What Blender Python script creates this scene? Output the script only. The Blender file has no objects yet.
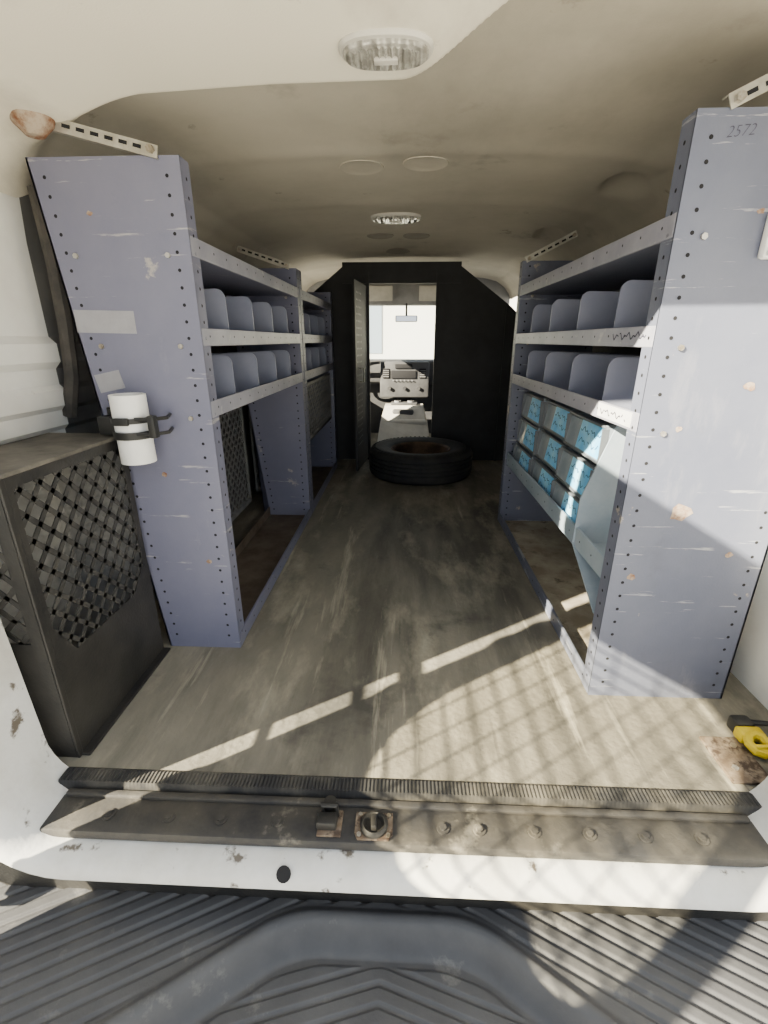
import bpy, bmesh, math, random
from mathutils import Vector, Matrix, Euler
random.seed(7)
S=0.82
sc=bpy.context.scene
COL=sc.collection
BASE={}

# ---------------------------------------------------------------- materials
def pm(name,c1,c2=None,scale=3.0,lo=.4,hi=.65,c3=None,s3=12,lo3=.62,hi3=.72,rough=.6,metal=0,bump=0,bscale=80,stretch=(1,1,1),wave=None,detail=6,spec=.4,attr=None,scratch=None,extra=None):
    m=bpy.data.materials.new(name); m.use_nodes=True
    nt=m.node_tree; N=nt.nodes; L=nt.links
    b=N['Principled BSDF']
    b.inputs['Roughness'].default_value=rough; b.inputs['Metallic'].default_value=metal
    b.inputs['Specular IOR Level'].default_value=spec
    b.inputs['Base Color'].default_value=(*c1,1)
    tc=N.new('ShaderNodeTexCoord'); mp=N.new('ShaderNodeMapping'); mp.inputs['Scale'].default_value=stretch
    L.new(tc.outputs['Object'],mp.inputs['Vector'])
    last=None
    def layer(prev,prevcol,col,s,l,h,vec=None):
        n=N.new('ShaderNodeTexNoise'); n.inputs['Scale'].default_value=s; n.inputs['Detail'].default_value=detail; n.inputs['Roughness'].default_value=.65
        L.new(vec or mp.outputs['Vector'],n.inputs['Vector'])
        r=N.new('ShaderNodeValToRGB'); r.color_ramp.elements[0].position=l; r.color_ramp.elements[1].position=h
        L.new(n.outputs['Fac'],r.inputs['Fac'])
        mx=N.new('ShaderNodeMix'); mx.data_type='RGBA'
        L.new(r.outputs['Color'],mx.inputs[0])
        if prev is None: mx.inputs[6].default_value=(*prevcol,1)
        else: L.new(prev,mx.inputs[6])
        mx.inputs[7].default_value=(*col,1)
        return mx.outputs[2]
    if c2: last=layer(None,c1,c2,scale,lo,hi)
    if attr:
        a=N.new('ShaderNodeAttribute'); a.attribute_name=attr[0]
        x=N.new('ShaderNodeMix'); x.data_type='RGBA'; L.new(a.outputs['Fac'],x.inputs[0]); L.new(last,x.inputs[6]); x.inputs[7].default_value=(*attr[1],1); last=x.outputs[2]
    if scratch:
        for k,rt in enumerate(((.3,.5,.2),(.1,-.7,.6))):
            mp2=N.new('ShaderNodeMapping'); mp2.inputs['Scale'].default_value=scratch[1]; mp2.inputs['Rotation'].default_value=rt if scratch[1][0]==1 else (0,0,0)
            mp2.inputs['Location'].default_value=(k*3.3,k,k*1.7)
            L.new(tc.outputs['Object'],mp2.inputs['Vector'])
            last=layer(last,c1,scratch[0],scratch[2],scratch[3],scratch[3]+(scratch[4] if len(scratch)>4 else .03),mp2.outputs['Vector'])
    if c3: last=layer(last,c1,c3,s3,lo3,hi3)
    if extra:
        for (col,sx,s_,l_,h_) in extra:
            mp3=N.new('ShaderNodeMapping'); mp3.inputs['Scale'].default_value=sx; mp3.inputs['Location'].default_value=(s_*1.7,s_*.6,s_*2.1)
            L.new(tc.outputs['Object'],mp3.inputs['Vector'])
            last=layer(last,c1,col,s_,l_,h_,mp3.outputs['Vector'])
    if last is not None: L.new(last,b.inputs['Base Color'])
    if bump:
        bp=N.new('ShaderNodeBump'); bp.inputs['Strength'].default_value=bump; bp.inputs['Distance'].default_value=.01
        if wave:
            w=N.new('ShaderNodeTexWave'); w.inputs['Scale'].default_value=wave[1]; w.bands_direction=wave[0]
            w.inputs['Distortion'].default_value=wave[2]
            L.new(tc.outputs['Object'],w.inputs['Vector']); L.new(w.outputs['Fac'],bp.inputs['Height'])
        else:
            n=N.new('ShaderNodeTexNoise'); n.inputs['Scale'].default_value=bscale; n.inputs['Detail'].default_value=4
            L.new(tc.outputs['Object'],n.inputs['Vector']); L.new(n.outputs['Fac'],bp.inputs['Height'])
        L.new(bp.outputs['Normal'],b.inputs['Normal'])
    return m
M={}
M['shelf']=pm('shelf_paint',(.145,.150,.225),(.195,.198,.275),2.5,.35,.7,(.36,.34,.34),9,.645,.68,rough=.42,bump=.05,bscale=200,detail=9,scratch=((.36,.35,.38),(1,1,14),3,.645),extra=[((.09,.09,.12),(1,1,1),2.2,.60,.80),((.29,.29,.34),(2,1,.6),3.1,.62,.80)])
M['shelfR']=pm('shelf_paint_sun_side',(.115,.128,.190),(.16,.173,.235),2.5,.35,.7,(.36,.32,.28),9,.64,.67,rough=.42,bump=.05,bscale=200,detail=9,scratch=((.33,.34,.38),(1,1,14),3,.64),extra=[((.075,.08,.105),(1,1,1),2.6,.58,.80),((.26,.265,.31),(2,1,.6),3.7,.60,.80)])  # same shelf paint, darkened to offset direct sun on the right unit
M['lip']=pm('shelf_lip_highlight',(.27,.275,.345),(.35,.35,.42),6,.4,.6,(.5,.5,.5),20,.62,.7,rough=.4)  # paler than the shelf, a highlight put into the lip colour
M['palepanel']=pm('pale_blue_panel',(.27,.34,.42),(.35,.41,.48),6,.4,.6,rough=.4)
M['divider']=pm('divider_paint',(.18,.195,.28),(.24,.255,.34),5,.3,.7,rough=.4)
M['hole']=pm('hole_dark',(.012,.012,.015),rough=.9)
M['bolt']=pm('bolt_steel',(.5,.48,.45),(.3,.26,.2),30,.45,.6,rough=.4,metal=.8)
M['rust']=pm('rust_patch',(.18,.07,.03),(.40,.33,.26),30,.4,.6,rough=.8)
M['floor']=pm('floor_mat',(.14,.13,.108),(.26,.24,.195),2.4,.36,.68,(.43,.395,.31),3.6,.52,.80,rough=.66,bump=.25,bscale=70,stretch=(1.8,.7,1),spec=.35,detail=14,scratch=((.058,.055,.049),(3.2,.55,1),1.1,.50,.20),extra=[((.07,.066,.058),(1,1,1),3.2,.60,.72),((.50,.46,.36),(10,.8,1),2.0,.60,.78),((.05,.048,.045),(16,.6,1),1.6,.66,.80)])
M['ceil']=pm('headliner',(.54,.50,.43),(.43,.40,.34),1.8,.38,.66,(.16,.14,.12),3.2,.62,.84,rough=.9,bump=.08,bscale=300,attr=('cream',(.84,.79,.68)),detail=10,extra=[((.18,.15,.12),(1,1,1),7,.66,.76),((.29,.265,.225),(1,.5,1),1.1,.56,.80)])
M['white']=pm('body_white',(.84,.84,.83),(.74,.73,.71),4,.4,.7,(.40,.36,.30),14,.66,.76,rough=.4)
M['sillwhite']=pm('sill_white_chipped',(.72,.72,.71),(.52,.505,.47),5,.42,.72,(.13,.11,.09),16,.60,.66,rough=.45,bump=.12,bscale=60,detail=12)
M['liner']=pm('wall_liner_dark',(.09,.09,.095),(.15,.145,.14),4,.4,.7,rough=.8)
M['black']=pm('black_metal',(.018,.0175,.0175),(.045,.042,.038),5,.4,.7,rough=.45,bump=.08,bscale=150)
M['mesh']=pm('mesh_metal_dusty',(.028,.027,.026),(.06,.057,.053),20,.4,.7,rough=.5)
M['wire']=pm('grey_wire_mesh',(.16,.16,.165),(.22,.22,.22),20,.4,.7,rough=.5)
M['cagetop']=pm('black_top_dusty',(.05,.047,.043),(.24,.22,.19),3,.40,.66,rough=.7,detail=12)
M['cagedim']=pm('cage_dim_back',(.26,.26,.26),(.42,.41,.39),5,.4,.66,rough=.8)
M['partition']=pm('partition_black',(.016,.016,.018),(.028,.028,.031),4,rough=.6)
M['rubber']=pm('tire_rubber',(.018,.018,.020),(.042,.04,.037),8,.4,.7,rough=.75)
M['wheel']=pm('wheel_rusty_steel',(.07,.045,.03),(.14,.09,.055),12,.4,.6,rough=.7,metal=.3)
M['plastic']=pm('bumper_plastic',(.060,.060,.066),(.095,.095,.10),5,.35,.7,(.17,.165,.16),16,.60,.74,rough=.5,bump=.06,bscale=250,detail=10)
M['sill']=pm('sill_plate_black',(.026,.026,.029),(.08,.072,.06),6,.4,.66,(.24,.22,.18),12,.60,.74,rough=.55,detail=12,bump=.2,bscale=50)
M['strip']=pm('ribbed_strip_black',(.022,.022,.024),(.10,.092,.078),6,.46,.66,rough=.6)
M['rustplate']=pm('rusty_plate',(.14,.10,.07),(.26,.21,.16),25,.4,.6,(.06,.04,.03),30,.50,.6,rough=.7,metal=.2)
M['pvc']=pm('pvc_white',(.85,.85,.84),(.78,.78,.77),8,rough=.3)
M['galv']=pm('galvanised_steel',(.55,.54,.50),(.40,.38,.33),18,.4,.6,rough=.4,metal=.6)
M['strap']=pm('strap_black',(.02,.02,.02),rough=.5)
M['tape']=pm('grey_tape',(.33,.33,.37),(.28,.28,.31),14,rough=.5)
M['whitetape']=pm('white_tape',(.75,.75,.75),(.66,.66,.66),14,rough=.5)
M['bin']=pm('bin_plastic',(.25,.30,.36),(.36,.41,.46),9,rough=.18,spec=.7)
M['binrim']=pm('bin_rim_grey',(.12,.135,.155),rough=.4)
M['blue']=pm('blue_label',(.12,.50,.90),(.40,.74,.95),8,.45,.7,rough=.6)
M['ink']=pm('marker_ink',(.01,.05,.16),rough=.7)
M['faint']=pm('faint_marker',(.05,.05,.08),rough=.7)
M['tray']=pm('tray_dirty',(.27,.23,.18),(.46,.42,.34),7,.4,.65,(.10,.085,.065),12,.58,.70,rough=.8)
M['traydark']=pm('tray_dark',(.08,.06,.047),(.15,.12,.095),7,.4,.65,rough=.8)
M['grey']=pm('cab_grey_plastic',(.22,.22,.23),(.28,.28,.29),8,rough=.6)
M['stack']=pm('cab_stack_plastic',(.06,.06,.065),(.09,.09,.095),8,rough=.5)
M['cream']=pm('cab_cream',(.55,.53,.48),(.42,.40,.36),6,rough=.6)
M['dash']=pm('dash_dark',(.04,.04,.045),(.07,.07,.07),6,rough=.5)
M['yellow']=pm('yellow_plastic',(.78,.60,.01),(.70,.52,.01),14,rough=.4)
M['lens']=pm('lamp_lens',(.50,.49,.46),(.34,.33,.31),38,.42,.55,rough=.06,bump=.9,wave=('X',14,0),spec=1.0)
M['lamprim']=pm('lamp_trim',(.58,.56,.52),rough=.35)
M['plug']=pm('roof_plug',(.52,.48,.41),(.46,.425,.365),5,rough=.85)
M['plugdark']=pm('roof_plug_dark',(.33,.305,.26),(.28,.255,.22),5,rough=.8)
M['asphalt']=pm('asphalt',(.42,.41,.39),(.50,.49,.46),5,.4,.6,rough=.9)
M['facade']=pm('facade_cream',(.80,.79,.76),(.74,.73,.70),1,rough=.9)
M['facadedark']=pm('facade_band',(.30,.36,.44),rough=.5)
M['brown']=pm('dark_edging',(.045,.042,.04),(.08,.072,.065),20,rough=.7)
M['mirror']=pm('mirror_glass',(.8,.8,.8),rough=.05,metal=1)
def glassmat(name,col,mixf):
    m=bpy.data.materials.new(name); m.use_nodes=True; N=m.node_tree.nodes; L=m.node_tree.links
    b=N['Principled BSDF']; b.inputs['Roughness'].default_value=.05; b.inputs['Base Color'].default_value=(.05,.05,.05,1)
    t=N.new('ShaderNodeBsdfTransparent'); t.inputs[0].default_value=(*col,1)
    x=N.new('ShaderNodeMixShader'); x.inputs[0].default_value=mixf
    L.new(t.outputs[0],x.inputs[1]); L.new(b.outputs[0],x.inputs[2]); L.new(x.outputs[0],N['Material Output'].inputs[0])
    return m
M['tint']=glassmat('tinted_glass',(.86,.84,.76),.04)
M['clear']=glassmat('clear_glass',(.93,.95,.95),.04)

# ---------------------------------------------------------------- mesh builder
class MB:
    def __init__(s): s.bm=bmesh.new()
    def _f(s,vs,mi):
        try:
            f=s.bm.faces.new(vs); f.material_index=mi; return f
        except ValueError: return None
    def box(s,x0,x1,y0,y1,z0,z1,mi=0,bev=0,seg=2,rot=None):
        bm=s.bm
        c=[bm.verts.new(p) for p in [(x0,y0,z0),(x1,y0,z0),(x1,y1,z0),(x0,y1,z0),(x0,y0,z1),(x1,y0,z1),(x1,y1,z1),(x0,y1,z1)]]
        fs=[s._f([c[i] for i in q],mi) for q in [(3,2,1,0),(4,5,6,7),(0,1,5,4),(1,2,6,5),(2,3,7,6),(3,0,4,7)]]
        if rot is not None:
            cc=Vector(((x0+x1)/2,(y0+y1)/2,(z0+z1)/2))
            for v in c: v.co=cc+rot@(v.co-cc)
        if bev>0:
            es=set(e for f in fs for e in f.edges)
            r=bmesh.ops.bevel(bm,geom=list(es),offset=bev,segments=seg,affect='EDGES',profile=.5)
            for f in r['faces']: f.material_index=mi
    def prism(s,pts,ext,mi=0):
        bm=s.bm; e=Vector(ext); n=len(pts)
        a=[bm.verts.new(p) for p in pts]; b=[bm.verts.new(Vector(p)+e) for p in pts]
        s._f(a,mi); s._f(b[::-1],mi)
        for i in range(n): s._f([a[i],b[i],b[(i+1)%n],a[(i+1)%n]],mi)
    def cyl(s,p0,p1,r,mi=0,seg=16,r1=None,cap=True):
        p0=Vector(p0);p1=Vector(p1);d=(p1-p0).normalized()
        u=d.orthogonal().normalized();w=d.cross(u); r1=r if r1 is None else r1
        A=[];B=[]
        for i in range(seg):
            t=2*math.pi*i/seg; o=u*math.cos(t)+w*math.sin(t)
            A.append(s.bm.verts.new(p0+o*r));B.append(s.bm.verts.new(p1+o*r1))
        for i in range(seg): s._f([A[i],A[(i+1)%seg],B[(i+1)%seg],B[i]],mi)
        if cap: s._f(A[::-1],mi); s._f(B,mi)
    def disc(s,c,n,r,mi=0,seg=8,sx=1):
        c=Vector(c);d=Vector(n).normalized();u=d.orthogonal().normalized();w=d.cross(u)
        s._f([s.bm.verts.new(c+(u*math.cos(2*math.pi*i/seg)+w*math.sin(2*math.pi*i/seg))*r) for i in range(seg)],mi)
    def poly(s,pts,mi=0): s._f([s.bm.verts.new(p) for p in pts],mi)
    def seg_strip(s,a,b,w,normal,th,mi=0):
        a=Vector(a);b=Vector(b);n=Vector(normal).normalized();d=(b-a)
        if d.length<1e-5:return
        t=d.normalized().cross(n)*w/2
        s.prism([a-t,b-t,b+t,a+t],n*th,mi)
    def grid(s,xs,ys,fn,mi=0,mfn=None):
        V=[[s.bm.verts.new(fn(x,y)) for y in ys] for x in xs]
        for i in range(len(xs)-1):
            for j in range(len(ys)-1):
                s._f([V[i][j],V[i+1][j],V[i+1][j+1],V[i][j+1]],mfn(i,j) if mfn else mi)
    def revolve(s,prof,c,mi=0,seg=48,mis=None):
        R=[]
        for r,z in prof:
            R.append([s.bm.verts.new((c[0]+r*math.cos(2*math.pi*i/seg),c[1]+r*math.sin(2*math.pi*i/seg),c[2]+z)) for i in range(seg)])
        for k in range(len(R)-1):
            for i in range(seg): s._f([R[k][i],R[k][(i+1)%seg],R[k+1][(i+1)%seg],R[k+1][i]],mi)
    def tube(s,pts,r,mi=0,seg=8):
        pts=[Vector(p) for p in pts]; rings=[]
        for i,p in enumerate(pts):
            d=(pts[min(i+1,len(pts)-1)]-pts[max(i-1,0)]).normalized()
            ref=Vector((0,0,1)) if abs(d.z)<.9 else Vector((0,1,0))
            u=d.cross(ref).normalized();w=d.cross(u)
            rings.append([s.bm.verts.new(p+(u*math.cos(2*math.pi*k/seg)+w*math.sin(2*math.pi*k/seg))*r) for k in range(seg)])
        for a,b in zip(rings,rings[1:]):
            for k in range(seg): s._f([a[k],a[(k+1)%seg],b[(k+1)%seg],b[k]],mi)
        s._f(rings[0][::-1],mi); s._f(rings[-1],mi)
    def done(s,name,mats,parent=None,label=None,category=None,kind=None,group=None,smooth=True,recalc=True,ang=32):
        if recalc: bmesh.ops.recalc_face_normals(s.bm,faces=s.bm.faces)
        me=bpy.data.meshes.new(name); s.bm.to_mesh(me); s.bm.free()
        for m in (mats if isinstance(mats,(list,tuple)) else [mats]): me.materials.append(M[m])
        ob=bpy.data.objects.new(name,me); COL.objects.link(ob)
        if smooth:
            me.polygons.foreach_set('use_smooth',[True]*len(me.polygons)); me.set_sharp_from_angle(angle=math.radians(ang))
        if parent is not None:
            b=BASE[parent.name]; me.transform(Matrix.Translation(-b)); ob.parent=parent; BASE[ob.name]=b
        else:
            xs=[v.co.x for v in me.vertices];ys=[v.co.y for v in me.vertices];zs=[v.co.z for v in me.vertices]
            b=Vector(((min(xs)+max(xs))/2,(min(ys)+max(ys))/2,min(zs)))
            me.transform(Matrix.Translation(-b)); ob.location=b; BASE[ob.name]=b
        if label: ob['label']=label
        if category: ob['category']=category
        if kind: ob['kind']=kind
        if group: ob['group']=group
        return ob
def root(name,base,label,category,group=None):
    e=bpy.data.objects.new(name,None); COL.objects.link(e); e.location=base; e.empty_display_size=.05
    BASE[e.name]=Vector(base); e['label']=label; e['category']=category
    if group: e['group']=group
    return e
def fr(a,b,n): return [a+(b-a)*i/(n-1) for i in range(n)]
def sstep(t): t=max(0,min(1,t)); return t*t*(3-2*t)

# ---------------------------------------------------------------- setting
m=MB(); m.box(-1.06,1.06,.80,5.6,-.04,0); m.done('floor','floor',kind='structure')
WP=[(1.06,0),(1.06,.74),(1.045,.755),(1.045,.80),(1.03,.815),(1.03,.86),(1.045,.875),(1.045,.92),(1.025,.94),(1.025,.99),(1.045,1.01),(1.045,1.25),(1.035,1.38),(1.02,1.42)]
for sgn,nm in ((-1,'wall_left'),(1,'wall_right')):
    m=MB(); ys=[.70,1.0,1.42,2,3,4.1]
    m.grid(list(range(len(WP))),ys,lambda i,y:(sgn*WP[i][0],y,WP[i][1]),mfn=lambda i,j:1 if j>=2 else 0)
    if sgn<0:
        m.tube([(-1.035,1.42,.78),(-1.0,1.42,.9),(-.985,1.42,1.05),(-.98,1.42,1.2),(-.985,1.42,1.38)],.020,2)
    m.box(min(sgn*1.08,sgn*1.12),max(sgn*1.08,sgn*1.12),.70,4.1,-.3,1.55,0)
    m.done(nm,['white','liner','brown'],kind='structure',recalc=False)
RP=[(0,1.60),(.3,1.597),(.6,1.585),(.78,1.565),(.88,1.54),(.96,1.49),(1.01,1.43),(1.03,1.38)]
def roofz(x):
    x=abs(x)
    for (a,za),(b,zb) in zip(RP,RP[1:]):
        if x<=b: return za+(zb-za)*(x-a)/(b-a)
    return RP[-1][1]
def edgeY(x): return 1.30-.31*sstep((x+.02)/.26)+ .12*sstep((-x-.6)/.4)
def cz(x,y):
    z=roofz(x)-.07*(1-sstep((y-edgeY(x)+.03)/.09))*(1-.6*sstep((abs(x)-.8)/.2))
    z-=.006*max(0,math.cos((y-1.9)*2*math.pi/.62))**6*(1 if y>1.5 else 0)
    for (dx,dy,rx,ry) in ((.83,2.15,.08,.14),(.80,3.05,.08,.16)):
        q=((x-dx)/rx)**2+((y-dy)/ry)**2
        if q<1: z+=.035*(1-q)
    return z
xs=fr(-1.03,1.03,200); ys=fr(.635,1.6,160)+fr(1.61,2,20)+fr(2.03,5.5,160)
m=MB(); m.grid(xs,ys,lambda x,y:(x,y,cz(x,y)))
m.box(-1.12,1.12,.64,5.5,1.62,1.65)
co=m.done('ceiling',['ceil'],kind='structure',recalc=False,ang=75)
at=co.data.attributes.new('cream','FLOAT','POINT'); bb=BASE['ceiling']
at.data.foreach_set('value',[1-sstep(((v.co.y+bb.y)-edgeY(v.co.x+bb.x)-.0)/.04) for v in co.data.vertices])

# rear opening painted frame
path=[(-.93,1.60),(-.90,1.0),(-.87,.35)]
for k in range(9):
    a=math.pi+ (math.pi/2)*k/8; path.append((-.72+.14*math.cos(a),.095+.14*math.sin(a)))
path+= [(x,-.045) for x in fr(-.66,.66,12)]
for k in range(9):
    a=1.5*math.pi+(math.pi/2)*k/8; path.append((.72+.14*math.cos(a),.095+.14*math.sin(a)))
path+=[(.87,.35),(.90,1.0),(.93,1.60)]
sec=[(0,.84),(0,.70),(.002,.685),(.006,.672),(.013,.660),(.022,.650),(.034,.643),(.046,.641),(.052,.648),(.055,.70),(.24,.70)]
V=[]
m=MB()
for i,p in enumerate(path):
    a=Vector(path[max(i-1,0)]);b=Vector(path[min(i+1,len(path)-1)]);d=(b-a).normalized(); n=Vector((d.y,-d.x))
    V.append([m.bm.verts.new((p[0]+n.x*o,y,p[1]+n.y*o)) for o,y in sec])
for a,b in zip(V,V[1:]):
    for k in range(len(sec)-1): m._f([a[k],b[k],b[k+1],a[k+1]],0 if k<8 else 1)
m.disc((-.24,.6525,-.0595),(0,-1,.95),.016,2,14)
m.done('trim_1',['sillwhite','black','hole'],kind='structure')
m=MB(); m.box(-1.13,-1.08,.518,.72,-.1,1.62,0,.004); m.done('streak_post','white',kind='structure')  # unseen post added to set one edge of the hinge-gap sun streak
for sgn,nm in ((-1,'trim_3'),(1,'trim_4')):
    m=MB(); x0,x1=sorted((sgn*.90,sgn*1.07))
    m.box(x0,x1,.72,.84 if sgn>0 else .86,-.04,1.50,0,.012); 
    m.done(nm,'white',kind='structure')
# open rear door on its hinges (window with wire guard)
m=MB()
X0,X1=-1.11,-1.07
DY=.444; DE=-.54; WE=-.46; WT=1.17
m.box(X0,X1,DE,DY,-.1,.58,0); m.box(X0,X1,DE,DY,WT,1.62,0)
m.box(X0,X1,DE,WE,.58,WT,0); m.box(X0,X1,.34,DY,.58,WT,0)
for (cy,cz_,sy,sz) in ((WE,.58,1,1),(.34,.58,-1,1),(WE,WT,1,-1),(.34,WT,-1,-1)):
    R=.16; pts=[(X0,cy,cz_)]
    for k in range(9):
        t=math.pi/2*k/8; pts.append((X0,cy+sy*(R-R*math.sin(t)),cz_+sz*(R-R*math.cos(t))))
    m.prism(pts,(.04,0,0),0)
m.poly([(-1.09,WE,.58),(-1.09,.34,.58),(-1.09,.34,WT),(-1.09,WE,WT)],1)
for k in range(12):
    z=.61+k*.047; m.box(-1.086,-1.083,WE,.34,z,z+.0065,2)
for k in range(9):
    y=-.42+k*.088; m.box(-1.086,-1.083,y,y+.005,.58,WT,2)
for z0,z1 in ((.425,.436),(.565,.578),(.645,.685)): m.box(-1.115,-1.095,DY-.01,.53,z0,z1,0)
pts=[]
zz=-.1
while zz<1.6:
    pts.append((-1.09,DY+.008+.012*math.sin(zz*23)+.008*math.sin(zz*61+1)+.014*sstep((zz-.55)/.3),zz)); zz+=.02
m.prism([(-1.09,DY-.01,-.1)]+pts+[(-1.09,DY-.01,1.6)],(.004,0,0),2)  # unseen edge strip added to narrow the sun streak, its wave made up
m.done('door_1',['white','tint','black'],kind='structure')
m=MB(); m.box(-30,30,-25,30,-.85,-.80); m.done('ground','asphalt',kind='structure')
m=MB(); m.box(-12,12,16,16.3,-.80,3.6,0); m.box(-3.0,-.75,15.97,16,.6,2.2,1); m.box(-12,12,15.96,16,.25,.42,1)
m.done('wall_front',['facade','facadedark'],kind='structure')

# threshold rib strip & sill plate
m=MB()
n=900
m.grid(fr(-.82,.86,n),[.795,.80,.832,.840],lambda x,y:(x,y,(.002 if y>.835 else (-.028 if y<.798 else .006+.0012*math.sin(x*2*math.pi/.009)))))
m.done('threshold_strip','strip',label='black ribbed rubber threshold strip along the cargo floor edge',category='threshold strip',smooth=False)
r=root('sill_plate',(0,.74,-.045),'worn black sill plate with bolts across the rear opening','sill plate')
m=MB(); m.box(-.80,.80,.695,.79,-.046,-.018,0,.008); 
m.box(-.79,.79,.775,.792,-.02,-.008,0,.004)
m.done('plate','sill',r)
for x in (-.66,-.52,-.40,-.27,.10,.18,.30,.42,.54,.66):
    m=MB(); m.cyl((x,.735,-.019),(x,.735,-.015),.014,0,14); m.cyl((x,.735,-.016),(x,.735,-.011),.008,0,6); m.done('bolt',['sill','bolt'],r)
r=root('door_latch',(-.14,.725,-.018),'small dark metal door latch bracket bolted to the sill','latch')
m=MB(); m.box(-.178,-.125,.705,.765,-.018,-.012,0,.002); m.done('base_plate','rustplate',r)
m=MB(); m.box(-.180,-.135,.715,.745,-.012,.010,0,.004); m.tube([(-.170,.75,-.01),(-.170,.75,.022),(-.138,.75,.022),(-.138,.75,-.01)],.006); m.cyl((-.155,.765,-.012),(-.155,.765,.016),.014); m.done('catch','black',r)
r=root('door_striker',(-.045,.725,-.018),'rusty striker plate with round black socket on the sill','striker')
m=MB(); m.prism([(-.088,.702,-.018),(-.020,.702,-.018),(-.012,.715,-.018),(-.012,.762,-.018),(-.095,.762,-.018),(-.095,.715,-.018)],(0,0,.006))
for sx in (-.085,-.021):
    for sy in (.710,.755): m.cyl((sx,sy,-.012),(sx,sy,-.008),.005,1,6)
m.done('plate',['rustplate','bolt'],r)
m=MB(); m.revolve([(.031,0),(.031,.006),(.024,.010),(.017,.002),(.0,.002)],(-.053,.732,-.012),0,24); m.box(-.059,-.047,.717,.747,-.010,.006,0,.002); m.done('socket','black',r)

# ---------------------------------------------------------------- bumper
def groove(q,per):
    t=abs((q/per)%1-.5)*2
    return sstep((t-.62)/.22)
def bz(x,y):
    xc=x+.035; ax=abs(xc)
    d1=.668-y
    nx,ny=.125,.19; ln=math.hypot(nx,ny)
    d2=((.225-ax)*nx+(.655-y)*ny)/ln
    k=.04; h=max(0,min(1,.5+.5*(d2-d1)/k)); d=d2*(1-h)+d1*h-k*h*(1-h)
    z=-.22
    if d<=-.004:
        edge=sstep((-d-.022)/.012)*sstep((.725-y)/.01)*sstep((1.05-abs(x))/.02)
        z-=.005*edge*groove(y+.50*ax,.036)
        z+=.010*sstep(1-abs(d+.004)/.018)
    else:
        z+=.010*sstep(1-(d+.004)/.03)
        z-=.052*sstep((d-.008)/.045)
        if d>.060:
            e=sstep((d-.060)/.008); z+=.005*e; z-=.005*e*groove(y+.28*ax,.034)
    z-=.25*sstep((.34-y)/.06)
    return z
m=MB(); m.grid(fr(-1.12,1.12,460),fr(.26,.745,270),lambda x,y:(x,y,bz(x,y)))
r=root('step_bumper',(0,.5,-.80),'worn grey-black plastic rear step bumper with diagonal treads','bumper')
m.done('step_pad','plastic',r,smooth=True,recalc=False,ang=80)
m=MB(); m.box(-1.12,1.12,.27,.69,-.62,-.40,0,.03); m.done('bumper_bar','plastic',r)
m=MB(); m.box(-.5,.5,.4,.8,-.80,-.6,0,.01); m.done('bracket','black',r)

# ---------------------------------------------------------------- shelving
def end_panel(r,xi,xob,xot,y,ztop,mat,rustpts=None,zs=()):
    sg=1 if xob>0 else -1
    m=MB()
    m.prism([(xi,y,0),(xob,y,0),(xot,y,ztop),(xi,y,ztop)],(0,.005,0),0)
    a,b=sorted((xi,xi+sg*.005)); m.box(a,b,y+.002,y+.055,0,ztop,0)
    m.prism([(xob,y,0),(xob,y+.045,0),(xot,y+.045,ztop),(xot,y,ztop)],(-sg*.005,0,0),0)
    z=.05
    while z<ztop-.02:
        f=z/ztop; xo=xob+(xot-xob)*f
        m.disc((xi+sg*.035,y-.001,z),(0,-1,0),.0045,1)
        m.disc((xo-sg*.035,y-.001,z),(0,-1,0),.0045,1)
        m.disc((xi-sg*.001,y+.028,z),(-sg,0,0),.0045,1)
        z+=.0415
    for q in zs:
        f=q/ztop; xo=xob+(xot-xob)*f
        for xx in (xi+sg*.06,xo-sg*.06):
            m.cyl((xx,y,q-.012),(xx,y-.006,q-.012),.007,2,6)
    if rustpts:
        for (cx,cz_,rr) in rustpts:
            m.poly([(cx+rr*(.7+.5*random.random())*math.cos(t*math.pi/5),y-.0012,cz_+rr*(.5+.5*random.random())*math.sin(t*math.pi/5)) for t in range(10)],3)
    return m.done('end_panel',[mat,'hole','bolt','rust'],r,smooth=False)
def shelf(r,xi,xo,y0,y1,z,mat='shelf',lip=.035,lipmat='lip',up=True,surf=None):
    sg=1 if xo>0 else -1
    m=MB(); a,b=sorted((xi,xo)); m.box(a,b,y0,y1,z-.006,z,0)
    a,b=sorted((xi-sg*.001,xi+sg*.008)); 
    m.box(a,b,y0,y1,z-.012,z+lip,1,.002)
    y=y0+.05
    while y<y1-.02:
        m.disc((xi-sg*.002,y,z+lip*.4),(-sg,0,0),.0035,2); y+=.1
    a,b=sorted((xo,xo-sg*.006)); m.box(a,b,y0,y1,z,z+.05,0)
    return m.done('shelf',[surf or mat,lipmat,'hole'],r,smooth=False)
def divider(r,xi,xo,y,z,h=.155):
    sg=1 if xo>0 else -1
    pts=[(xi+sg*.010,y,z)]
    rr=.028
    for k in range(7):
        t=math.pi/2*k/6
        pts.append((xi+sg*(.012+rr-rr*math.cos(t)),y,z+h-rr+rr*math.sin(t)))
    pts+=[(xo-sg*.01,y,z+h-.01),(xo-sg*.01,y,z)]
    m=MB(); m.prism(pts,(0,.005,0),0); 
    a,b=sorted((xi+sg*.02,xo-sg*.01)); m.box(a,b,y,y+.02,z,z+.004,0)
    return m.done('divider','divider',r,smooth=False)
SZ=(1.217,.996,.800)
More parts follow.
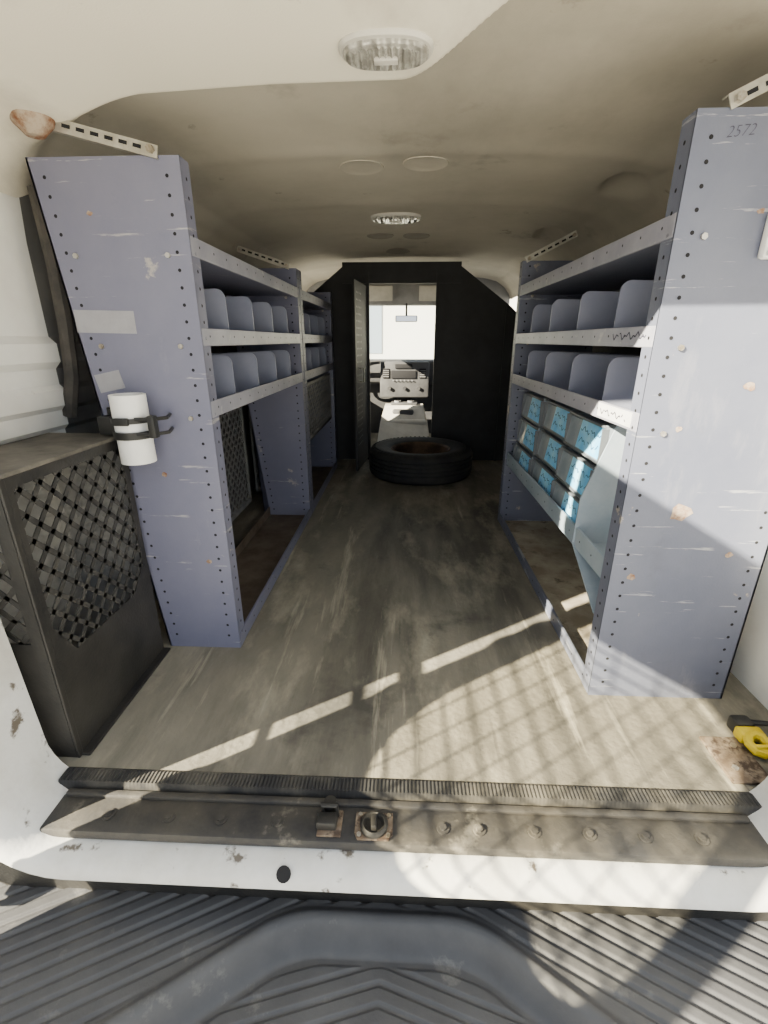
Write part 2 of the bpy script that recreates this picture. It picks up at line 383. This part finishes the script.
def unit(nm_base,xi,xob,xot,y0,y1,ztop,mat,label,divs,extra=None,tray='traydark',rust=None,ztop2=None,lipm='lip'):
    r=root('shelving_unit',nm_base,label,'shelving unit')
    end_panel(r,xi,xob,xot,y0,ztop,mat,rust,SZ)
    end_panel(r,xi,xob,xot,y1-.055,ztop2 or ztop,mat,None,SZ)
    xo=xob+(xot-xob)*.6
    for z in SZ: shelf(r,xi,xo,y0+.006,y1-.056,z,mat)
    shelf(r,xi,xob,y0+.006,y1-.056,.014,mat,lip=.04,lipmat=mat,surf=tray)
    for z in SZ[1:]:
        for y in divs: divider(r,xi,xo,y,z)
    return r
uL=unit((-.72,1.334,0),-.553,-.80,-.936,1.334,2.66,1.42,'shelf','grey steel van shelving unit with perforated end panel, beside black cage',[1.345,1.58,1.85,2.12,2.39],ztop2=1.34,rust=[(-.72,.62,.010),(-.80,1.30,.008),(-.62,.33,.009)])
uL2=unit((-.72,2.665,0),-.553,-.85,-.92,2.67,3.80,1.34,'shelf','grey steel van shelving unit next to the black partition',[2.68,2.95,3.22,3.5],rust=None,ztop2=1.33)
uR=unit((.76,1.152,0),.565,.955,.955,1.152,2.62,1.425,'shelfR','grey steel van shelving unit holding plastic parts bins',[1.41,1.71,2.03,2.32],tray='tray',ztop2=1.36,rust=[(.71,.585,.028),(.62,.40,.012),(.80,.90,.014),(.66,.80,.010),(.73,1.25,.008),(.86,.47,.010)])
shelf(uR,.575,.95,1.16,2.56,.365,'palepanel',lip=.055,lipmat='palepanel')
# inner angled tray panel at the near end and pale side panel by the bins
m=MB(); m.prism([(.568,1.455,.36),(.573,1.455,.52),(.66,1.455,.785),(.945,1.455,.785),(.945,1.455,.36)],(0,.006,0)); m.prism([(.568,1.22,.24),(.568,1.455,.36),(.945,1.455,.36),(.945,1.22,.24)],(0,0,.006)); m.done('bin_side_panel','palepanel',uR,smooth=False)

# parts bins
def make_bin(x,y,z):
    r=root('parts_bin',(x,y,z),'clear grey plastic parts bin with handwritten blue label','bin')
    r['group']='parts bins stacked in the shelving unit'
    W=.335;H=.124;D=.30;LN=.016
    m=MB(); t=.004
    m.box(x,x+D,y,y+W,z,z+t); m.box(x+D-t,x+D,y,y+W,z,z+H)
    m.box(x+LN*.6,x+D,y,y+t,z,z+H); m.box(x+LN*.6,x+D,y+W-t,y+W,z,z+H)
    m.prism([(x,y,z),(x+LN,y,z+H*.85),(x+LN,y+W,z+H*.85),(x,y+W,z)],(t,0,0))
    m.done('body','bin',r,smooth=False)
    m=MB(); m.box(x+LN-.010,x+LN+.006,y,y+W,z+H*.90,z+H*.97,0,.003); m.box(x+LN,x+D,y-.001,y+.008,z+H*.93,z+H,0); m.box(x+LN,x+D,y+W-.008,y+W+.001,z+H*.93,z+H,0); m.box(x-.004,x+.004,y,y+W,z,z+.008,0,.002)
    m.box(x-.001,x+LN+.004,y-.001,y+.005,z,z+H*.9); m.box(x-.001,x+LN+.004,y+W-.005,y+W+.001,z,z+H*.9)
    m.done('rim','binrim',r)
    m=MB()
    def fp(yy,f,o): return (x+LN*f/.85-o, yy, z+H*f)
    m.poly([fp(y+.012,.10,.0015),fp(y+W-.12,.10,.0015),fp(y+W-.12,.87,.0015),fp(y+.012,.87,.0015)],0)
    for row,f in ((0,.64),(1,.34)):
        yy=y+W-.135; ph=random.random()*6
        prev=None
        while yy>y+.03:
            q=fp(yy,f+.09*math.sin(yy*150+ph)*math.cos(yy*61+ph),.003)
            if prev and random.random()>.2: m.seg_strip(prev,q,.0024,(-1,0,.18),.0005,1)
            prev=q; yy-=.007
    m.done('label_sticker',['blue','ink'],r,smooth=False,recalc=False)
    return r
b0=make_bin(.590,1.47,.366)
kids=list(b0.children)
offs={(0,1):.008,(0,2):.0,(1,0):.006,(1,1):.022,(1,2):.010,(2,0):.018,(2,1):.030,(2,2):.016}
for tier in range(3):
    for c in range(3):
        if tier==0 and c==0: continue
        n=b0.copy(); COL.objects.link(n)
        n.location=b0.location+Vector((.004*tier+offs[(tier,c)],.345*c,.132*tier)); BASE[n.name]=n.location.copy()
        for k in kids:
            kk=k.copy(); kk.parent=n; COL.objects.link(kk)

def scribble(m,x,y0,y1,z,h,mi):
    prev=None; yy=y1; ph=random.random()*5
    while yy>y0:
        q=(x,yy,z+h*math.sin(yy*190+ph)*math.cos(yy*67+ph))
        if prev and random.random()>.22: m.seg_strip(prev,q,.0028,(-1,0,0),.0005,mi)
        prev=q; yy-=.006
m=MB(); m.box(.5615,.5635,1.19,1.40,.795,.832,0); scribble(m,.561,1.21,1.38,.813,.009,1); m.done('label_strip',['whitetape','faint'],uR,smooth=False,label='white paper label strip on shelf lip')
m=MB(); scribble(m,.5635,1.18,1.38,1.010,.010,0); m.done('handwriting','faint',uR,smooth=False,label='faint marker handwriting on shelf lip')

# ---------------------------------------------------------------- lattice helper
def lattice(m,P,u0,u1,v0,v1,sp,w,n,th,mi=0):
    for s in (1,-1):
        lo=(v0-u1 if s>0 else v0+u0); hi=(v1-u0 if s>0 else v1+u1)
        c=lo+sp/2
        while c<hi:
            if s>0: ua=max(u0,v0-c); ub=min(u1,v1-c)
            else: ua=max(u0,c-v1); ub=min(u1,c-v0)
            if ub-ua>.004: m.seg_strip(P(ua,s*ua+c),P(ub,s*ub+c),w,n,th,mi)
            c+=sp
r=root('storage_cage',(-.93,1.1,0),'black metal box with diamond mesh windows against the white wall','cage')
m=MB(); XF=-.82
Y0,Y1,ZT=.875,1.315,.735
m.box(XF,XF+.006,Y0,Y1,0,.27); m.box(XF,XF+.006,Y0,Y1,.71,ZT)
m.box(XF,XF+.006,Y0,.900,.27,.71); m.box(XF,XF+.006,1.29,Y1,.27,.71)
for (a,b,c) in (((.900,.27),(.900,.36),(.955,.27)),((1.29,.27),(1.29,.34),(1.22,.27))):
    m.prism([(XF,a[0],a[1]),(XF,b[0],b[1]),(XF,c[0],c[1])],(.006,0,0))
m.done('side_panel','black',r,smooth=False)
m=MB(); lattice(m,lambda u,v:(XF+.002,u,v),.898,1.293,.268,.712,.060,.0125,(1,0,0),.003); m.done('mesh_screen','mesh',r,smooth=False)
m=MB(); m.box(-1.04,XF,Y0-.006,Y0,0,.34); m.box(-1.04,XF,Y0-.006,Y0,.62,ZT); m.box(-.85,XF,Y0-.006,Y0,.34,.62); m.box(-1.04,-1.02,Y0-.006,Y0,.34,.62)
m.done('rear_panel','black',r,smooth=False)
m=MB(); lattice(m,lambda u,v:(u,Y0-.004,v),-1.022,-.848,.338,.622,.060,.0125,(0,1,0),.003); m.done('mesh_screen','mesh',r,smooth=False)
m=MB(); m.box(-1.043,XF+.008,Y0-.008,Y1+.01,ZT,ZT+.010,0,.002); m.done('top_panel','cagetop',r,smooth=False)
m=MB(); m.box(-1.045,-1.040,Y0,Y1,0,ZT); m.box(-1.04,XF,Y1-.006,Y1,0,ZT); m.done('dim_back_panel','cagedim',r,smooth=False)  # grey inner back added to darken the view through the mesh
m=MB(); m.box(XF-.01,XF+.03,Y0,Y1,0,.008,0,.002); m.box(XF+.002,XF+.008,Y0-.008,Y0+.008,0,ZT,0,.002); m.done('edge_rail','black',r,smooth=False)
for (y0,y1) in ((1.50,2.58),(2.75,3.72)):
    m=MB(); lattice(m,lambda u,v:(-.905,u,v),y0,y1,.12,.77,.060,.012,(1,0,0),.004)
    m.box(-.91,-.897,y0-.02,y1+.02,.10,.125); m.box(-.91,-.897,y0-.02,y1+.02,.765,.785); m.box(-.91,-.897,y0-.02,y0,.1,.78); m.box(-.91,-.897,y1,y1+.02,.1,.78)
    m.done('mesh_guard','wire',label='grey diamond mesh guard standing behind the grey shelving',category='mesh guard',smooth=False)
r=root('wire_basket',(-.7,3.2,.40),'grey wire mesh basket in the shelving by the partition','basket')
m=MB(); lattice(m,lambda u,v:(-.572,u,v),2.76,3.66,.44,.76,.055,.008,(1,0,0),.004)
m.box(-.576,-.566,2.75,3.67,.75,.765); m.box(-.576,-.566,2.75,3.67,.43,.445); m.box(-.576,-.566,2.75,2.76,.43,.765); m.box(-.576,-.566,3.66,3.67,.43,.765); m.done('mesh_front','wire',r,smooth=False)
m=MB(); m.box(-.82,-.566,2.75,3.67,.425,.435); m.box(-.83,-.82,2.75,3.67,.425,.70); m.done('tray','black',r,smooth=False)

# ---------------------------------------------------------------- pipe & clamp
px,py=-.752,1.270
z0,z1=.675,.862; R=.046
m=MB()
m.revolve([(R,z0),(R,z1),(R-.007,z1),(R-.007,z0),(R,z0)],(px,py,0),0,32)
m.done('pipe','pvc',label='short white plastic pipe strapped to the grey end panel',category='pipe')
r=root('pipe_clamp',(px,1.33,.765),'black strap clamp with metal bracket holding the white pipe','clamp')
m=MB()
for zc,h in ((.795,.014),(.755,.020)):
    m.revolve([(R+.001,zc-h/2),(R+.006,zc-h/2),(R+.006,zc+h/2),(R+.001,zc+h/2)],(px,py,0),0,32)
m.box(px-.10,px-.0,1.321,1.333,.75,.82,0,.003); m.box(px-.10,px-.045,1.27,1.285,.75,.80,0,.003); m.box(px-.10,px-.09,1.28,1.333,.75,.80,0,.003)
m.done('strap','strap',r)
m=MB(); m.tube([(px+.03,1.232,.80),(px+.08,1.24,.80),(px+.10,1.27,.80),(px+.08,1.33,.80)],.005); m.tube([(px+.03,1.232,.76),(px+.08,1.24,.76),(px+.10,1.27,.76),(px+.08,1.33,.76)],.005)
m.box(px+.065,px+.085,1.225,1.25,.75,.81,0,.004); m.box(px-.02,px+.02,1.213,1.222,.785,.805,0,.002); m.done('bracket','strap',r)

for (x0,x1,z0,z1,rt,lb) in ((-.895,-.73,1.018,1.075,.02,'long piece of faded grey tape on the end panel'),(-.87,-.795,.865,.915,-.2,'short piece of faded grey tape on the end panel')):
    m=MB(); m.box(x0,x1,1.3325,1.3335,z0,z1,rot=Matrix.Rotation(rt,3,'Y')); m.done('tape_strip','tape',label=lb,category='tape',smooth=False)
m=MB(); m.box(.742,.80,1.13,1.152,1.16,1.25,0,.008); m.cyl((.765,1.13,1.21),(.765,1.115,1.21),.010); m.box(.748,.795,1.115,1.135,1.165,1.175,0,.003)
m.done('wall_clip','pvc',label='small white plastic clip screwed to the grey end panel',category='clip')

# slotted struts
def strut(a,b,lb):
    a=Vector(a);b=Vector(b);d=(b-a);L=d.length;d.normalize()
    n=Vector((0,-1,0)); n=(n-d*n.dot(d)).normalized(); t=d.cross(n)
    m=MB(); m.prism([a-t*.012,b-t*.012,b+t*.012,a+t*.012],-n*.003); 
    m.prism([a+t*.012,b+t*.012,b+t*.015,a+t*.015],-n*.02)
    s=.03
    while s<L-.02:
        c=a+d*s+n*.0008
        m.prism([c-d*.010-t*.004,c+d*.010-t*.004,c+d*.010+t*.004,c-d*.010+t*.004],n*.0004,1); s+=.034
    for p in (a+d*.015,b-d*.015): m.cyl(p,p+n*.012,.009,2,6)
    m.done('slotted_strut',['galv','hole','bolt'],label=lb,category='bracket',smooth=False)
strut((-.875,1.325,1.492),(-.60,1.325,1.425),'slotted galvanised brace from ceiling to the near shelving')
strut((-.83,2.57,1.425),(-.58,2.57,1.345),'slotted galvanised brace above the middle of the shelving')
strut((.90,1.145,1.56),(.62,1.145,1.43),'slotted galvanised brace on the tall end panel')
strut((.80,2.545,1.47),(.575,2.545,1.36),'slotted galvanised brace at the far end of the shelving')
zc=cz(-.875,1.32)
m=MB(); m.revolve([(0,-.035),(.02,-.035),(.032,-.022),(.042,-.012),(.048,.004),(0,.004)],(-.875,1.30,zc),0,20); m.done('ceiling_mount','rust',label='rusty round brace mount in the dirty ceiling corner',category='mount')

# ---------------------------------------------------------------- ceiling lamps & plugs
def oval(m,c,rx,ry,h0,h1,mi,f=1.0,seg=40):
    rings=[]
    for (s,z) in ((1,h0),(1,(h0*.4+h1*.6)),(.95,h1*.95+h0*.05),(f,h1)):
        ring=[]
        for i in range(seg):
            t=2*math.pi*i/seg; ct,st=math.cos(t),math.sin(t)
            e=.8
            ring.append(m.bm.verts.new((c[0]+rx*s*math.copysign(abs(ct)**e,ct),c[1]+ry*s*math.copysign(abs(st)**e,st),z)))
        rings.append(ring)
    for a,b in zip(rings,rings[1:]):
        for i in range(seg): m._f([a[i],a[(i+1)%seg],b[(i+1)%seg],b[i]],mi)
    m._f(rings[-1],mi)
def lamp(x,y,z,rx,ry,lb):
    r=root('dome_light',(x,y,z),lb,'ceiling light')
    m=MB(); oval(m,(x,y),rx,ry,z+.01,z-.005,0,.9); m.done('lamp_base','lamprim',r)
    m=MB(); oval(m,(x,y),rx*.90,ry*.80,z-.004,z-.012,0,.80)
    for i in range(-5,6):
        xx=x+i*rx*.13; hh=ry*.62*math.sqrt(max(0,1-(i*.13/.8)**2))
        m.prism([(xx-rx*.05,y-hh,z-.0115),(xx,y-hh,z-.016),(xx+rx*.05,y-hh,z-.0115)],(0,2*hh,0))
    m.done('lens','lens',r,smooth=False)
    m=MB(); m.box(x-rx*.25,x+rx*.25,y-ry*.1,y+ry*.2,z-.018,z-.011,0,.001); m.done('lamp_switch','lamprim',r)
lamp(-.045,1.155,1.526,.092,.062,'oval ceiling dome light with ribbed clear lens on cream header')
lamp(-.056,2.79,1.590,.13,.085,'oval flush dome light in the middle of the ceiling')
def plug(x,y,rx,ry,mt,dz=.003,lb='round moulded cover in the grey headliner'):
    m=MB(); seg=36
    rings=[]
    for s,dd in ((1.0,-.004),(.95,dz),(.88,dz),(.82,-.0005+dz*.5),(.5,dz*.5),(.02,dz*.5)):
        rings.append([m.bm.verts.new((x+rx*s*math.cos(2*math.pi*i/seg),y+ry*s*math.sin(2*math.pi*i/seg),cz(x+rx*s*math.cos(2*math.pi*i/seg),y+ry*s*math.sin(2*math.pi*i/seg))-dd)) for i in range(seg)])
    for a,b in zip(rings,rings[1:]):
        for i in range(seg): m._f([a[i],a[(i+1)%seg],b[(i+1)%seg],b[i]],0)
    m._f(rings[-1],0)
    m.done('roof_plug',mt,label=lb,category='ceiling cover',group='round covers in the headliner')
for a in ((-.17,2.05,.085,.085,'plug'),(.065,2.02,.085,.085,'plug'),(-.16,3.25,.085,.10,'plugdark'),(.06,3.27,.085,.10,'plugdark'),(-.06,3.78,.09,.12,'plugdark')): plug(*a)

# ---------------------------------------------------------------- spare tire
r=root('spare_tire',(.135,3.63,0),'spare tire lying flat on the floor before the partition','tire')
Ro=.405;Hh=.225
prof=[(.225,.02),(.26,.005),(.33,0),(.382,.012),(.398,.03),(Ro,.05)]
for k in range(4):
    z=.055+k*.031; prof+=[(Ro,z),(Ro,z+.019),(Ro-.012,z+.021),(Ro-.012,z+.028)]
prof+=[(Ro,.180),(.398,.198),(.38,.213),(.365,.218),(.355,.223),(.31,Hh),(.30,Hh-.004),(.27,.220),(.25,.212),(.232,.202),(.225,.18),(.225,.02)]
m=MB(); m.revolve(prof,(.135,3.63,0),0,72)
for k in range(60):
    t=2*math.pi*k/60; c,s_=math.cos(t),math.sin(t)
    m.seg_strip((.135+c*.382,3.63+s_*.382,.2135),(.135+c*.355,3.63+s_*.355,.2235),.014,(0,0,1),.004,0)
m.done('tire','rubber',r)
m=MB(); m.revolve([(.226,.185),(.236,.202),(.228,.208),(.215,.195),(.205,.15),(.19,.10),(.15,.09),(.12,.12),(.09,.135),(.055,.135),(.055,.10),(.0,.10)],(.135,3.63,0),0,48)
for k in range(8):
    t=2*math.pi*k/8; m.disc((.135+.09*math.cos(t),3.63+.09*math.sin(t),.1365),(0,0,1),.009,1,10)
for k in range(8):
    t=2*math.pi*(k+.5)/8; m.disc((.135+.165*math.cos(t),3.63+.165*math.sin(t),.098),(0,0,1),.016,1,12)
m.done('wheel_rim',['wheel','hole'],r)

# ---------------------------------------------------------------- partition
r=root('partition',(0,4.1,0),'black steel cargo partition with open centre doorway','partition')
YB=4.08
m=MB(); m.prism([(.24,YB,0),(1.0,YB,0),(1.0,YB,1.1),(.84,YB,1.25),(.60,YB,1.42),(.43,YB,1.54),(.24,YB,1.54)],(0,.02,0))
m.box(.24,.26,YB-.02,YB,0,1.5); m.box(.80,.82,YB-.015,YB,0,1.25)
m.done('side_panel','partition',r,smooth=False)
m=MB(); m.prism([(-.29,YB,0),(-1.0,YB,0),(-1.0,YB,1.1),(-.84,YB,1.28),(-.50,YB,1.54),(-.29,YB,1.54)],(0,.02,0)); m.box(-.31,-.29,YB-.02,YB,0,1.5); m.done('side_panel','partition',r,smooth=False)
m=MB(); m.prism([(-.50,YB-.01,1.42),(.43,YB-.01,1.42),(.43,YB-.01,1.57),(-.50,YB-.01,1.57)],(0,.02,0)); m.done('header_panel','partition',r,smooth=False)
m=MB()
m.prism([(-.31,4.06,.02),(-.36,3.60,.02),(-.36,3.60,1.40),(-.31,4.06,1.40)],(-.016,0,0))
for i in range(24):
    for j in range(4):
        y=3.66+j*.05; m.disc((-.36+(y-3.60)*.05/.46+.0015,y,.22+i*.048),(1,-.1,0),.008,1,6)
m.tube([(-.345,3.70,.70),(-.31,3.70,.70),(-.31,3.70,.80),(-.345,3.70,.80)],.008,2)
m.done('door_leaf',['partition','grey','galv'],r,smooth=False)

# ---------------------------------------------------------------- cab
for sg,nm in ((-1,'wall_cab_left'),(1,'wall_cab_right')):
    m=MB(); a,b=sorted((sg*1.0,sg*1.05)); m.box(a,b,4.12,5.6,0,.72); m.box(a,b,4.12,4.2,.72,1.5); m.box(a,b,5.35,5.4,.72,1.45)
    m.done(nm,'grey',kind='structure',smooth=False)
r=root('dashboard',(0,5.35,0),'dark dashboard with centre stack, radio and vents','dashboard')
m=MB(); m.box(-.99,.99,5.2,5.6,.55,.80,0,.05,3); m.box(-.99,.99,5.35,5.6,.0,.56,0); m.done('body','dash',r)
m=MB(); m.box(-.26,.26,5.14,5.24,.42,.79,0,.02)
m.done('centre_stack','stack',r)
m=MB(); m.box(-.14,.12,5.125,5.145,.62,.70,0,.004); m.box(-.10,.08,5.125,5.145,.72,.765,0,.004); m.done('radio','hole',r)
for k in range(6):
    m=MB(); m.cyl((-.12+k*.04,5.13,.60),(-.12+k*.04,5.115,.60),.006,0,10); m.done('button','grey',r)
for x in (-.16,0,.15):
    m=MB(); m.cyl((x,5.14,.52),(x,5.11,.52),.018,0,16); m.done('knob','dash',r)
for x in (-.195,.19):
    m=MB(); m.box(x-.035,x+.035,5.13,5.15,.62,.72,0,.004)
    for k in range(4): m.box(x-.03,x+.03,5.122,5.13,.635+k*.02,.64+k*.02,1)
    m.done('vent',['hole','grey'],r)
m=MB(); 
pts=[(-.62+.19*math.cos(t),5.02-.05*math.sin(t),.80+.19*math.sin(t)) for t in fr(0,2*math.pi,33)]
m.tube(pts,.016); m.cyl((-.62,5.05,.78),(-.62,5.3,.70),.03); m.box(-.78,-.46,5.02,5.04,.77,.82,0,.01); m.done('steering_wheel','dash',r)
r=root('engine_cover',(0,4.8,0),'engine cover, sunlight put into its pale cream, with cup tray between the seats','engine cover')
m=MB(); m.prism([(-.27,4.60,0),(.27,4.60,0),(.24,4.78,.22),(.20,4.95,.36),(-.20,4.95,.36),(-.24,4.78,.22)],(0,.17,0)); m.box(-.24,.24,4.78,5.12,0,.24,0,.03,3); m.done('cover','cream',r,smooth=False)  # cream lightened to carry the sunlight on the cover
m=MB(); m.box(-.14,.14,4.98,5.10,.36,.385,0,.010); m.box(-.12,.10,4.86,4.96,.24,.33,0,.02); m.done('cup_tray','stack',r)
for x in (-.07,.07):
    m=MB(); m.cyl((x,5.04,.385),(x,5.04,.40),.035,0,20); m.disc((x,5.04,.4005),(0,0,1),.028,1,20); m.done('cup_holder',['grey','hole'],r)
m=MB(); m.box(-.10,.12,5.02,5.04,1.17,1.23,0,.01,3); m.cyl((.01,5.03,1.23),(.01,5.1,1.34),.01); m.box(-.09,.11,5.016,5.021,1.177,1.223,1)
m.done('rear_view_mirror',['dash','mirror'],label='rear-view mirror hanging at the top of the windshield',category='mirror')
m=MB(); m.prism([(-1.0,5.6,.78),(1.0,5.6,.78),(1.0,5.2,1.36),(-1.0,5.2,1.36)],(0,.01,0)); m.done('window_1','clear',kind='structure',smooth=False)
m=MB(); m.box(-1.03,1.03,5.1,5.25,1.33,1.60,0,.01); m.done('trim_5','grey',kind='structure')
for x in (-.35,.35):
    m=MB(); m.box(x-.22,x+.22,5.03,5.05,1.36,1.50,0,.008,rot=Matrix.Rotation(.3,3,'X')); m.done('sun_visor','cream',label='pale sun visor folded up above the windshield',category='sun visor')

# ---------------------------------------------------------------- tie-down at floor corner
r=root('tie_down_strap',(.92,.98,0),'yellow plastic buckle on black strap at the floor corner','strap')
m=MB(); pts=[(.925+.024*math.cos(t),.962+.024*math.sin(t),.024+.008*math.sin(t)) for t in fr(0,2*math.pi,9)]
m.tube(pts,.012); m.box(.893,.957,.978,1.012,.005,.036,0,.006); m.box(.905,.945,.940,.952,.008,.036,0,.004); m.cyl((.925,.965,.0),(.925,.965,.018),.012,1,16); m.done('buckle',['yellow','strap'],r)
m=MB(); m.box(.90,.95,1.01,1.05,.0,.04,0,.008); m.tube([(.945,1.03,.03),(.98,1.0,.055),(1.0,.95,.02)],.008); m.done('webbing','strap',r)
m=MB(); m.box(.80,.90,.86,1.0,0,.008,0,.003); m.cyl((.83,.9,.008),(.83,.9,.012),.008,1,6); m.cyl((.87,.97,.008),(.87,.97,.012),.008,1,6)
m.done('floor_plate',['rustplate','bolt'],label='thin worn metal plate screwed to the floor corner',category='plate')

def text(s,loc,rot,size,mat,nm,lb,par):
    c=bpy.data.curves.new(nm,'FONT'); c.body=s; c.size=size; c.align_x='CENTER'; c.extrude=.0001; c.shear=.3; c.offset=-.0006
    o=bpy.data.objects.new(nm+'_tmp',c); COL.objects.link(o)
    bpy.context.view_layer.update()
    me=bpy.data.meshes.new_from_object(o); bpy.data.objects.remove(o)
    me.materials.clear(); me.materials.append(M[mat])
    me.transform(Matrix.Translation(Vector(loc)-BASE[par.name])@Euler(rot).to_matrix().to_4x4())
    o=bpy.data.objects.new(nm,me); COL.objects.link(o); o.parent=par; o['label']=lb
text('2572',(.655,1.1508,1.378),(math.radians(90),-.08,0),.028,'faint','handwriting','faint marker number on end panel',uR)

# ---------------------------------------------------------------- scale to metres
done=set()
for ob in list(bpy.data.objects):
    ob.location=ob.location*S
    if ob.type=='MESH' and ob.data.name not in done:
        done.add(ob.data.name); ob.data.transform(Matrix.Scale(S,4))

# ---------------------------------------------------------------- light, camera
w=bpy.data.worlds.new('World'); sc.world=w; w.use_nodes=True
N=w.node_tree.nodes; bg=N['Background']; bg.inputs[0].default_value=(.86,.93,1,1); bg.inputs[1].default_value=1.75
sd=Vector((.75,.495,-.438)).normalized()
l=bpy.data.lights.new('sun','SUN'); l.energy=46; l.angle=.009; l.color=(1,.90,.66)
lo=bpy.data.objects.new('sun',l); COL.objects.link(lo); lo.rotation_euler=(-sd).to_track_quat('Z','Y').to_euler(); lo.location=(-3,-3,4)
cam=bpy.data.cameras.new('camera'); co=bpy.data.objects.new('camera',cam); COL.objects.link(co)
cam.sensor_width=36; cam.lens=16.42; cam.clip_start=.01
co.location=(0,0,1*S); co.rotation_euler=(math.radians(69.8),0,math.radians(2.42))
sc.camera=co
